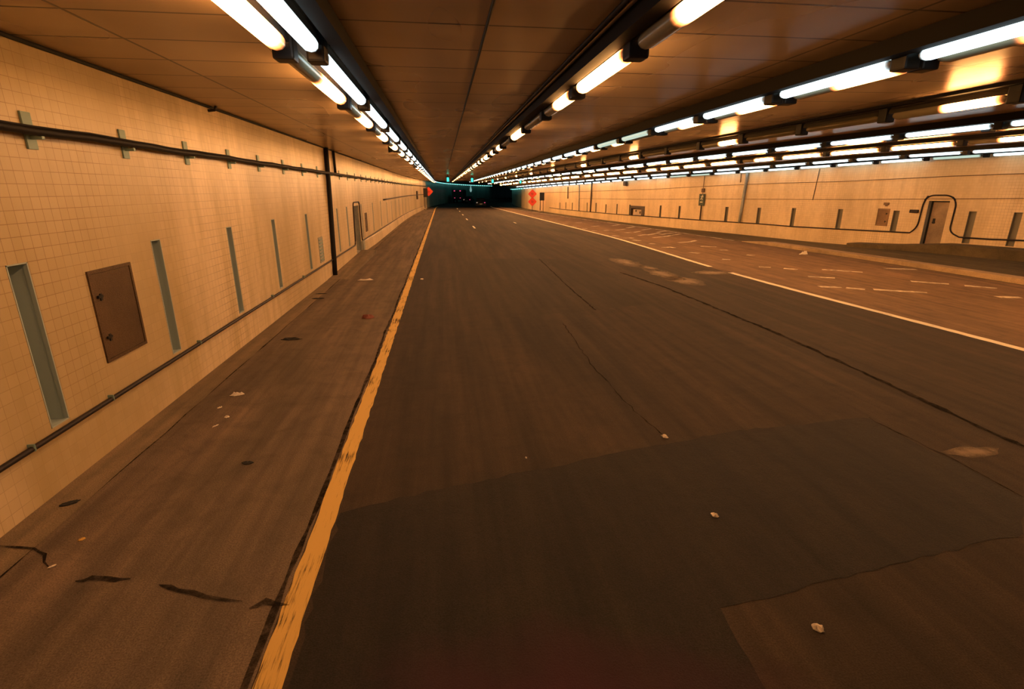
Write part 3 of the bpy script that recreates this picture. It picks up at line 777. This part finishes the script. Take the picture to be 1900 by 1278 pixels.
def floodlight(px, py, label):
    u, z = onwall('R', px, py); org = wp('R', u, z, 0); root = empty('wall_lamp', org)
    bm = bmesh.new(); wbox(bm, 'R', u-.22, u+.22, z-.22, z+.16, -.26, -.06, org, .04); link('lamp_body', bm, M['frame_dark'], root)
    bm = bmesh.new(); tube(bm, [wp('R', u, z, 0)-org, wp('R', u, z+.02, -.1)-org], .04, 8); link('arm', bm, M['frame_dark'], root)
    tag(root, label, 'lamp')
floodlight(*z6(1060, 95), 'dark blocky fixture high on the right wall above the niche')

# ------------------------------------------------------------------ work zone signs
def square_sign(px_top, px_bot, py_top, py_bot, Y, base_px, label):
    pass
def back_sign(x0, x1, z0, z1, y, posts, label):
    root = empty('work_zone_sign', ((x0+x1)/2, y, 0)); o = Vector(root.location)
    bm = bmesh.new(); box(bm, x0-o.x, x1-o.x, -.02, .02, z0, z1, .012); link('sign_panel', bm, M['sign_black'], root)
    for px in posts:
        bm = bmesh.new(); box(bm, px-o.x-.035, px-o.x+.035, .02, .08, .06, z1-.1, .008); link('post', bm, M['sign_post'], root)
        bm = bmesh.new(); box(bm, px-o.x-.05, px-o.x+.05, -.45, .5, 0, .06, .01); link('foot', bm, M['sign_post'], root)
    bm = bmesh.new(); bmesh.ops.create_uvsphere(bm, u_segments=14, v_segments=8, radius=.5)
    for v in bm.verts: v.co = Vector((v.co.x*.44+posts[0]-o.x-.08, v.co.y*.6-.25, v.co.z*.24+.16))
    link('sandbag', bm, M['sandbag'], root, smooth=True)
    tag(root, label, 'sign'); return root
def diamond_sign(cx, y, plates, label, post=True):
    root = empty('warning_sign', (cx, y, 0))
    for (cz, r) in plates:
        bm = bmesh.new(); poly = []
        for k in range(4):
            a = math.pi/2*k
            for da in (-.10, .10): poly.append((math.cos(a+da)*r, cz+math.sin(a+da)*r))
        prism(bm, poly, -.01, .01); bmesh.ops.recalc_face_normals(bm, faces=bm.faces); pn = link('diamond_panel', bm, M['orange_sign'], root)
        bm = bmesh.new(); q = r*.10
        for (dx, dz, ww, hh) in ((-.12, .18, .5, .10), (.02, 0, .62, .10), (-.03, -.18, .46, .10)):
            box(bm, (dx-ww/2)*r, (dx+ww/2)*r, -.016, -.009, cz+(dz-hh/2)*r, cz+(dz+hh/2)*r)
        link('legend', bm, mat('faded legend', (.55, .05, .03), .5) if 'legend_m' not in M else M['legend_m'], pn)
    top = plates[0][0]
    bm = bmesh.new(); box(bm, -.03, .03, .012, .07, 0.05, top, .006); link('post', bm, M['sign_post'], root)
    for rz in (0, math.pi/2):
        bm = bmesh.new()
        if rz == 0: box(bm, -.55, .55, .02, .07, 0, .05, .006)
        else: box(bm, -.025, .025, -.5, .6, .05, .09, .006)
        link('foot', bm, M['sign_post'], root)
    tag(root, label, 'sign')
M['legend_m'] = mat('faded sign legend', (.42, .035, .02), .5)
back_sign(-2.64, -2.03, 1.75, 2.95, 77.0, (-2.52, -2.16), 'tall black sign panel on two posts beside the far left wall')
diamond_sign(-1.95, 79.5, [(2.50, .62)], 'single orange diamond sign behind the black panel on the left')
back_sign(12.25, 12.85, 1.45, 2.42, 66.5, (12.35, 12.72), 'black sign panel on two posts in front of the far right wall')
diamond_sign(12.0, 70.5, [(2.22, .56), (1.22, .56)], 'two orange diamond plates stacked on one post by the right wall')

# ------------------------------------------------------------------ ceiling lights
def lens_bm(w_, h_, L, rnd=.10):
    bm = bmesh.new(); rings = []
    ks = 9; A = lambda k: math.radians(-42+264*k/(ks-1))
    st = [(0, .30), (.02, .62), (.06, .86), (.12, 1), (.5*L, 1), (L-.12, 1), (L-.06, .86), (L-.02, .62), (L, .30)]
    for y, s in st:
        rings.append([bm.verts.new((-w_/2*s*math.cos(A(k)), y, -h_*s*math.sin(A(k))-.035)) for k in range(ks)])
    for a, b in zip(rings, rings[1:]):
        for k in range(ks-1): bm.faces.new((a[k], b[k], b[k+1], a[k+1]))
    bm.faces.new(rings[0]); bm.faces.new(rings[-1][::-1])
    bmesh.ops.recalc_face_normals(bm, faces=bm.faces)
    return bm
def make_fixture(L, w_, lensmat, name, jb=True):
    root = empty(name)
    bm = bmesh.new(); prism(bm, [(-w_/2+.012, 0), (w_/2-.012, 0), (w_/2-.02, .06), (.03, .085), (.03, .119), (-.03, .119), (-.03, .085), (-w_/2+.02, .06)], .185, L-.012)
    bmesh.ops.recalc_face_normals(bm, faces=bm.faces); link('housing', bm, M['housing'], root)
    bm = lens_bm(w_, .07 if lensmat.name.startswith('sod') else .058, L-.26)
    for v in bm.verts: v.co.y += .20
    link('lens', bm, lensmat, root, smooth=True)
    bm = bmesh.new(); box(bm, -w_/2-.010, w_/2+.010, .005, .18, -.125, .119, .02)
    link('end_box', bm, M['box'], root)
    return root
W_ = .155
PROTO = {}
def fixture(L, key):
    k = (L, key)
    if k not in PROTO:
        PROTO[k] = [make_fixture(L, W_ if key.startswith('sod') else .135, M[key], 'sodium_light' if key.startswith('sod') else 'tube_light'), False]
    pr = PROTO[k]
    if not pr[1]: pr[1] = True; return pr[0]
    return copy_tree(pr[0])
def inframe(p):
    v = ROT.transposed() @ (Vector(p)-Vector((0, 0, HC)))
    if v.z > -.1: return False
    x, y = 950-FPX*v.x/v.z, 639+FPX*v.y/v.z
    return -20 < x < 1920 and -20 < y < 1298
def row(xf, y0, y1, L, pick, drop, rowname, group):
    i = 0; y = y0; n = 0
    while y < y1:
        key = pick(i)
        xa, xb = xf(y), xf(y+L); za, zb_ = ZC(xa, y)-drop, ZC(xb, y+L)-drop
        o = fixture(L, key); o.location = (xa, y, za)
        o.rotation_euler = (math.atan2(zb_-za, L), 0, -math.atan2(xb-xa, L))
        st = {'sod_off': 'unlit amber lamp', 'flu_dim': 'dim greenish tube light', 'flu_teal': 'faint teal tube light'}.get(key, 'glowing orange lamp' if key.startswith('sod') else 'bright white tube light')
        if inframe((xb, y+L-.1, zb_)):
            tag(o, '%s, %s along the %s' % (st, ordw(n), rowname), 'ceiling light', group); n += 1
        else: tag(o, '%s just outside the frame, %s' % (st, rowname), 'ceiling light', group)
        i += 1; y += L
DROP = .132
def cur(x0):
    return lambda y: x0+(0 if y < 77 else .03*(y-77)+(y-77)**2/560)
row(cur(-1.02), 5.03-2*2.76, 82, 2.76, lambda i: 'flu_full', DROP, 'white row left of centre', 'white lights of the left row')
row(cur(-1.27), 4.97-2*2.76, 82, 2.76, lambda i: 'sod_far' if i != 9 else 'sod_off', DROP, 'orange row nearest the left wall', 'orange lights of the left row')
row(cur(-1.02), 5.03+28*2.76, 165, 2.76, lambda i: 'flu_teal', DROP, 'dark row curving away on the left', 'dim lights in the bend')
p2 = {0: 'sod_near', 1: 'sod_near', 2: 'sod_near', 3: 'sod_full', 4: 'sod_near', 5: 'sod_off', 6: 'sod_full', 7: 'sod_off'}
row(lambda y: 1.655, 4.55-2*1.97, 81, 1.97, lambda i: p2.get(i+1, 'sod_near' if i % 3 else 'sod_full'), DROP, 'orange row over the left lane', 'orange lights over the left lane')
row(lambda y: 4.24, 4.62-1*1.96, 81, 1.96, lambda i: 'flu_dim' if i in (4, 5) else 'flu_full', DROP, 'white row over the right lane', 'white lights over the right lane')
row(lambda y: 4.43, 4.62-1*1.96, 81, 1.96, lambda i: {4: 'sod_off', 5: 'sod_near'}.get(i, 'sod_near'), DROP, 'orange row over the right lane', 'orange lights over the right lane')
def fr(f): return lambda y: 4.3+f*(XR(y)-4.3)
row(fr(.16), 4.2, 81, 2.05, lambda i: 'sod_short' if i % 3 == 1 else 'sod_off', DROP, 'sparse row above the gore', 'lights of the sparse row above the gore')
row(fr(.33), 2.6, 80, 2.2, lambda i: 'flu_full', DROP, 'first white row right of the gore', 'white lights right of the gore')
row(lambda y: fr(.33)(y)+.22, 3.0, 80, 2.2, lambda i: 'sodr_near' if i % 3 else 'sod_off', DROP, 'orange row beside the white gore row', 'orange lights right of the gore')
row(fr(.53), 1.7, 78, 2.3, lambda i: 'sodr_full' if i % 4 else 'sodr_near', DROP, 'orange row over the ramp lane', 'orange lights over the ramp lane')  # nearly whole row lit to add light on the right wall
row(fr(.80), 6.1, 78, 2.2, lambda i: 'flu_full', DROP, 'white row over the ramp lane', 'white lights over the ramp lane')
row(fr(.975), 10.2, 80, 2.15, lambda i: 'flu_dim' if i in (4, 11, 12) else 'flu_full', DROP, 'white row along the right wall', 'white lights along the right wall')

row(lambda y: fr(.975)(y), 81.4, 122, 2.8, lambda i: 'flu_teal', DROP, 'dark row curving away by the right wall', 'dim lights in the bend')
# channels and pipes the rows hang from
def rail(xf, y0, y1, prof, dz, label, step=2.0):
    bm = bmesh.new(); pr = None; n = int((y1-y0)/step)
    for i in range(n+1):
        y = y0+(y1-y0)*i/n; x = xf(y); z = ZC(x, y)-.006
        s = [bm.verts.new((x+a, y, z+b)) for a, b in prof]
        if pr:
            for k in range(len(prof)): bm.faces.new((pr[k], pr[(k+1) % len(prof)], s[(k+1) % len(prof)], s[k]))
        else: bm.faces.new(s)
        pr = s
    bm.faces.new(pr[::-1]); bmesh.ops.recalc_face_normals(bm, faces=bm.faces)
    o = link('light_channel', bm, M['rail']); tag(o, label, 'channel', 'steel channels carrying the lights'); return o
def rect(a, b, h): return [(a, -h), (b, -h), (b, 0), (a, 0)]
r1 = rail(cur(-1.02), -3, 138, rect(-.42, -.37, .045), 0, 'dark steel channel left of the orange left row')
r1b = rail(cur(-.86), -3, 100, rect(-.03, .10, .13), 0, 'dark steel channel right of the white left row')
r2 = rail(lambda y: 1.47, -3, 82, rect(-.045, .085, .14), 0, 'dark steel channel along the orange row over the left lane')
for dx, rr, cc in ((-.09, .022, 'pipe'), (-.14, .018, 'cable')):
    bm = bmesh.new(); tube(bm, [(1.47+dx, y, 4.05-.03) for y in range(-3, 83, 3)], rr, 8)
    link('conduit', bm, M[cc], r2, smooth=True)
r3 = rail(lambda y: 4.07, -1, 82, rect(-.06, .06, .15), 0, 'dark steel channel along the white row over the right lane')
r4 = rail(fr(.16), 4, 81, rect(-.22, -.12, .04), 0, 'dark steel channel of the sparse row above the gore')
r5 = rail(fr(.33), 2.4, 80, rect(-.28, -.13, .13), 0, 'dark steel channel of the white row right of the gore')
r6 = rail(fr(.53), 1.5, 78, rect(-.25, -.12, .10), 0, 'dark steel channel of the orange row over the ramp lane')
r7 = rail(fr(.80), 6, 78, rect(-.27, -.13, .12), 0, 'dark steel channel of the white row over the ramp lane')
r8 = rail(fr(.975), 10, 80, rect(-.27, -.13, .12), 0, 'dark steel channel of the white row along the right wall')

# lane control signals and ceiling boxes
for i, (px, py, nm) in enumerate(((831, 333, 'above the left lane'), (876, 334, 'above the right lane'), (914, 336, 'above the gore'), (973, 337, 'above the ramp lane'))):
    p = flr(px, py, 3.62); p.x -= .45*(i == 3); root = empty('lane_signal', p)
    bm = bmesh.new(); box(bm, -.16, .16, .0, .14, -.26, .26, .02); link('signal_case', bm, M['sign_black'], root)
    bm = bmesh.new(); box(bm, -.09, .09, -.02, .0, -.17, .17, .02); link('green_light', bm, M['green_lamp'], root)
    bm = bmesh.new(); tube(bm, [(0, .07, .26), (0, .07, ZC(p.x, p.y)-p.z)], .03, 6); link('hanger', bm, M['dark_metal'], root)
    tag(root, 'small green lane signal hanging from the ceiling %s' % nm, 'signal')
p = flr(731, 281, 3.86); root = empty('ceiling_camera', (p.x, p.y, ZC(p.x, p.y)))
bm = bmesh.new(); prism(bm, [(-.16, -.05), (-.16, -.22), (.14, -.14), (.14, -.05)], -.1, .12); bmesh.ops.recalc_face_normals(bm, faces=bm.faces); link('camera_body', bm, M['box'], root)
bm = bmesh.new(); tube(bm, [(0, 0, -.06), (0, 0, .0)], .03, 8); link('stem', bm, M['box'], root)
tag(root, 'small black wedge shaped device on the ceiling left of the orange row', 'camera')
# pale beacon where the road bends
p = Vector((5.55, 104, 0)); root = empty('hanging_beacon', (p.x, p.y, ZC(p.x, p.y)))
bm = bmesh.new(); rg = []
for z, r in ((-.35, .05), (-.8, .10), (-1.1, .17), (-1.35, .22), (-1.55, .17), (-1.75, .04)):
    rg.append([bm.verts.new((r*math.cos(k*math.pi/5), r*math.sin(k*math.pi/5), z)) for k in range(10)])
for a, b in zip(rg, rg[1:]):
    for k in range(10): bm.faces.new((a[k], a[(k+1) % 10], b[(k+1) % 10], b[k]))
bm.faces.new(rg[0]); bm.faces.new(rg[-1]); bmesh.ops.recalc_face_normals(bm, faces=bm.faces); link('beacon_globe', bm, M['pale_lamp'], root, smooth=True)
bm = bmesh.new(); tube(bm, [(0, 0, 0), (0, 0, -.36)], .03, 6); link('rod', bm, M['dark_metal'], root)
tag(root, 'pale drop shaped beacon hanging far ahead where the road bends', 'lamp')

# ------------------------------------------------------------------ vehicles far ahead
def car(x, y, rz, body, label):
    root = empty('car', (x, y, 0), rz)
    prof = [(-2.15, .35), (-2.2, .75), (-2.05, .95), (-1.35, 1.0), (-.85, 1.42), (.55, 1.45), (1.2, 1.0), (2.0, .85), (2.2, .6), (2.15, .32)]   # rear at -y
    bm = bmesh.new(); sec = []
    for xx, sx in ((-.86, 0), (-.80, 1), (.80, 1), (.86, 0)):
        q = []
        for (yy, zz) in prof:
            k = 1 if zz < 1.0 else .82
            q.append(bm.verts.new((xx*k, yy*(1 if sx else .97), zz if sx else min(zz, zz*.97))))
        sec.append(q)
    n = len(prof)
    for a, b in zip(sec, sec[1:]):
        for k in range(n): bm.faces.new((a[k], a[(k+1) % n], b[(k+1) % n], b[k]))
    bm.faces.new(sec[0]); bm.faces.new(sec[-1][::-1]); bmesh.ops.recalc_face_normals(bm, faces=bm.faces)
    link('body', bm, body, root)
    bm = bmesh.new(); vs = [bm.verts.new(p) for p in ((-.60, -1.36, 1.03), (.60, -1.36, 1.03), (.54, -.92, 1.39), (-.54, -.92, 1.39))]
    bm.faces.new(vs); r = bmesh.ops.extrude_face_region(bm, geom=bm.faces[:]); 
    for v in [g_ for g_ in r['geom'] if isinstance(g_, bmesh.types.BMVert)]: v.co += Vector((0, -.02, .02))
    bmesh.ops.recalc_face_normals(bm, faces=bm.faces); link('rear_window', bm, M['glass'], root)
    for sx in (-1, 1):
        bm = bmesh.new(); box(bm, sx*.62-.10, sx*.62+.10, -2.24, -2.16, .72, .82, .02); link('tail_light', bm, M['tail_lamp'] if sx > 0 else M['warm_lamp'], root)
        for yy in (-1.35, 1.4):
            bm = bmesh.new(); bmesh.ops.create_cone(bm, segments=18, radius1=.33, radius2=.33, depth=.2, cap_ends=True)
            for v in bm.verts: v.co = Vector((v.co.z+sx*.74, v.co.x+yy, v.co.y+.33))
            link('wheel', bm, M['tyre'], root)
    bm = bmesh.new(); box(bm, -.26, .26, -2.225, -2.19, .50, .62, .01); link('number_plate', bm, M['plate'], root)
    bm = bmesh.new(); box(bm, -.82, .82, -2.26, -2.1, .34, .50, .04); link('bumper', bm, M['tyre'], root)
    tag(root, label, 'car')
car(6.3, 87.5, -.08, M['car_dark'], 'dark saloon car farther right on the road, one red tail light lit')
car(5.5, 113, -.2, M['car_red'], 'dark maroon car farther ahead, left of the dark saloon')
root = empty('box_truck', (3.75, 119, 0), -.15)
bm = bmesh.new(); box(bm, -1.2, 1.2, -3.2, 2.6, .95, 2.75, .05); link('cargo_box', bm, M['truck'], root)
bm = bmesh.new(); box(bm, -1.1, 1.1, 2.8, 4.6, .6, 2.6, .2); link('cab', bm, M['truck'], root)
bm = bmesh.new(); box(bm, -1.0, 1.0, -3.2, 4.4, .6, .95, .03); link('chassis', bm, M['tyre'], root)
for sx in (-1, 1):
    for yy in (-2.0, 3.5):
        bm = bmesh.new(); bmesh.ops.create_cone(bm, segments=18, radius1=.48, radius2=.48, depth=.28, cap_ends=True)
        for v in bm.verts: v.co = Vector((v.co.z+sx*.95, v.co.x+yy, v.co.y+.48))
        link('wheel', bm, M['tyre'], root)
    bm = bmesh.new(); box(bm, sx*.62-.14, sx*.62+.14, -3.27, -3.19, 2.42, 2.62, .02); link('marker_light', bm, M['tail_lamp'], root)
    bm = bmesh.new(); box(bm, sx*.60-.10, sx*.60+.10, -3.27, -3.19, 1.0, 1.12, .02); link('tail_light', bm, M['tail_lamp'], root)
tag(root, 'dark box truck far ahead with red lights high on its back', 'truck')

# ------------------------------------------------------------------ litter
def scrap(px, py, L, w_, h_, ang, material, name, label, cat='litter', seed=0):
    rnd = random.Random(seed); p = flr(px, py)
    bm = bmesh.new(); n = 7; k2 = 5; g = []
    for i in range(n):
        r = []
        for j in range(k2):
            e = (1-abs(2*i/(n-1)-1)**2.2)*.85+.15
            r.append(bm.verts.new(((i/(n-1)-.5)*L+rnd.uniform(-.06, .06)*L, (j/(k2-1)-.5)*w_*e+rnd.uniform(-.08, .08)*w_, max(0.006, rnd.uniform(.1, 1)*h_*(1 if 0 < j < k2-1 and 0 < i < n-1 else .15)))))
        g.append(r)
    for i in range(n-1):
        for j in range(k2-1): bm.faces.new((g[i][j], g[i+1][j], g[i+1][j+1], g[i][j+1]))
    r = bmesh.ops.extrude_face_region(bm, geom=bm.faces[:])
    for v in [q for q in r['geom'] if isinstance(q, bmesh.types.BMVert)]: v.co.z = max(.0045, v.co.z-.004)-.004
    bmesh.ops.recalc_face_normals(bm, faces=bm.faces)
    o = link(name, bm, material, smooth=False); o.location = (p.x, p.y, .004); o.rotation_euler.z = ang
    tag(o, label, cat)
scrap(440, 733, .17, .09, .05, .3, M['paper'], 'paper_scrap', 'crumpled white scrap on the shoulder, largest of the pale litter', seed=1)
scrap(421, 775, .06, .04, .03, .5, M['paper'], 'paper_scrap', 'small white scrap on the shoulder just below the largest one', seed=2)
scrap(408, 757, .06, .025, .02, .9, M['paper'], 'paper_scrap', 'thin pale scrap on the shoulder left of the largest white one', seed=3)
scrap(400, 791, .08, .02, .015, 1.0, M['paper'], 'paper_scrap', 'long thin pale sliver on the shoulder, nearest of its cluster', seed=4)
scrap(152, 1002, .05, .03, .02, .6, M['yellow'], 'paper_scrap', 'small yellowish chip on the shoulder near the left gutter', seed=5)
scrap(1233, 811, .05, .09, .03, .5, M['paper'], 'paper_scrap', 'small white scrap at the edge of the dark asphalt repair', seed=6)
scrap(1326, 957, .05, .07, .03, .6, M['paper'], 'paper_scrap', 'small white scrap in the middle of the dark asphalt repair', seed=7)
scrap(1516, 1166, .06, .08, .04, .5, M['paper'], 'paper_scrap', 'white scrap on the asphalt at the lower right, nearest the camera', seed=8)
scrap(976, 850, .02, .03, .015, .2, M['paper'], 'paper_scrap', 'tiny white fleck on the lane just past the dark repair', seed=9)
scrap(678, 520, .45, .12, .06, .1, M['paper'], 'paper_scrap', 'pale scrap on the shoulder near the foot of the left ramp', seed=10)
scrap(1490, 472, .45, .30, .16, .4, M['paper'], 'rubble_lump', 'pale lump of rubble against the right kerb', seed=11)
scrap(130, 934, .14, .07, .02, .5, M['scrap_dark'], 'rubber_scrap', 'flat dark scrap on the left gutter nearest the camera', seed=12)
scrap(460, 859, .12, .06, .02, -.1, M['scrap_dark'], 'rubber_scrap', 'flat dark scrap in the middle of the shoulder', seed=13)
scrap(541, 630, .36, .10, .06, 0, M['scrap_dark'], 'rubber_scrap', 'black curled scrap on the shoulder beyond the white litter', seed=14)
scrap(590, 554, .30, .13, .02, 0, M['scrap_dark'], 'rubber_scrap', 'flat dark scrap by the foot of the left wall', seed=15)
scrap(596, 545, .28, .12, .02, 0, M['scrap_dark'], 'rubber_scrap', 'dark scrap just beyond the flat one by the left wall', seed=16)
scrap(683, 590, .26, .20, .10, .2, M['scrap_red'], 'food_wrapper', 'crumpled red brown wrapper on the shoulder beside the yellow line', seed=17)
scrap(783, 518, .10, .16, .03, .2, M['paper'], 'paper_scrap', 'small pale scrap just right of the yellow line', seed=18)
scrap(97, 1052, .05, .02, .012, .8, M['paper'], 'paper_scrap', 'pale sliver at the dark notch by the left gutter', seed=19)
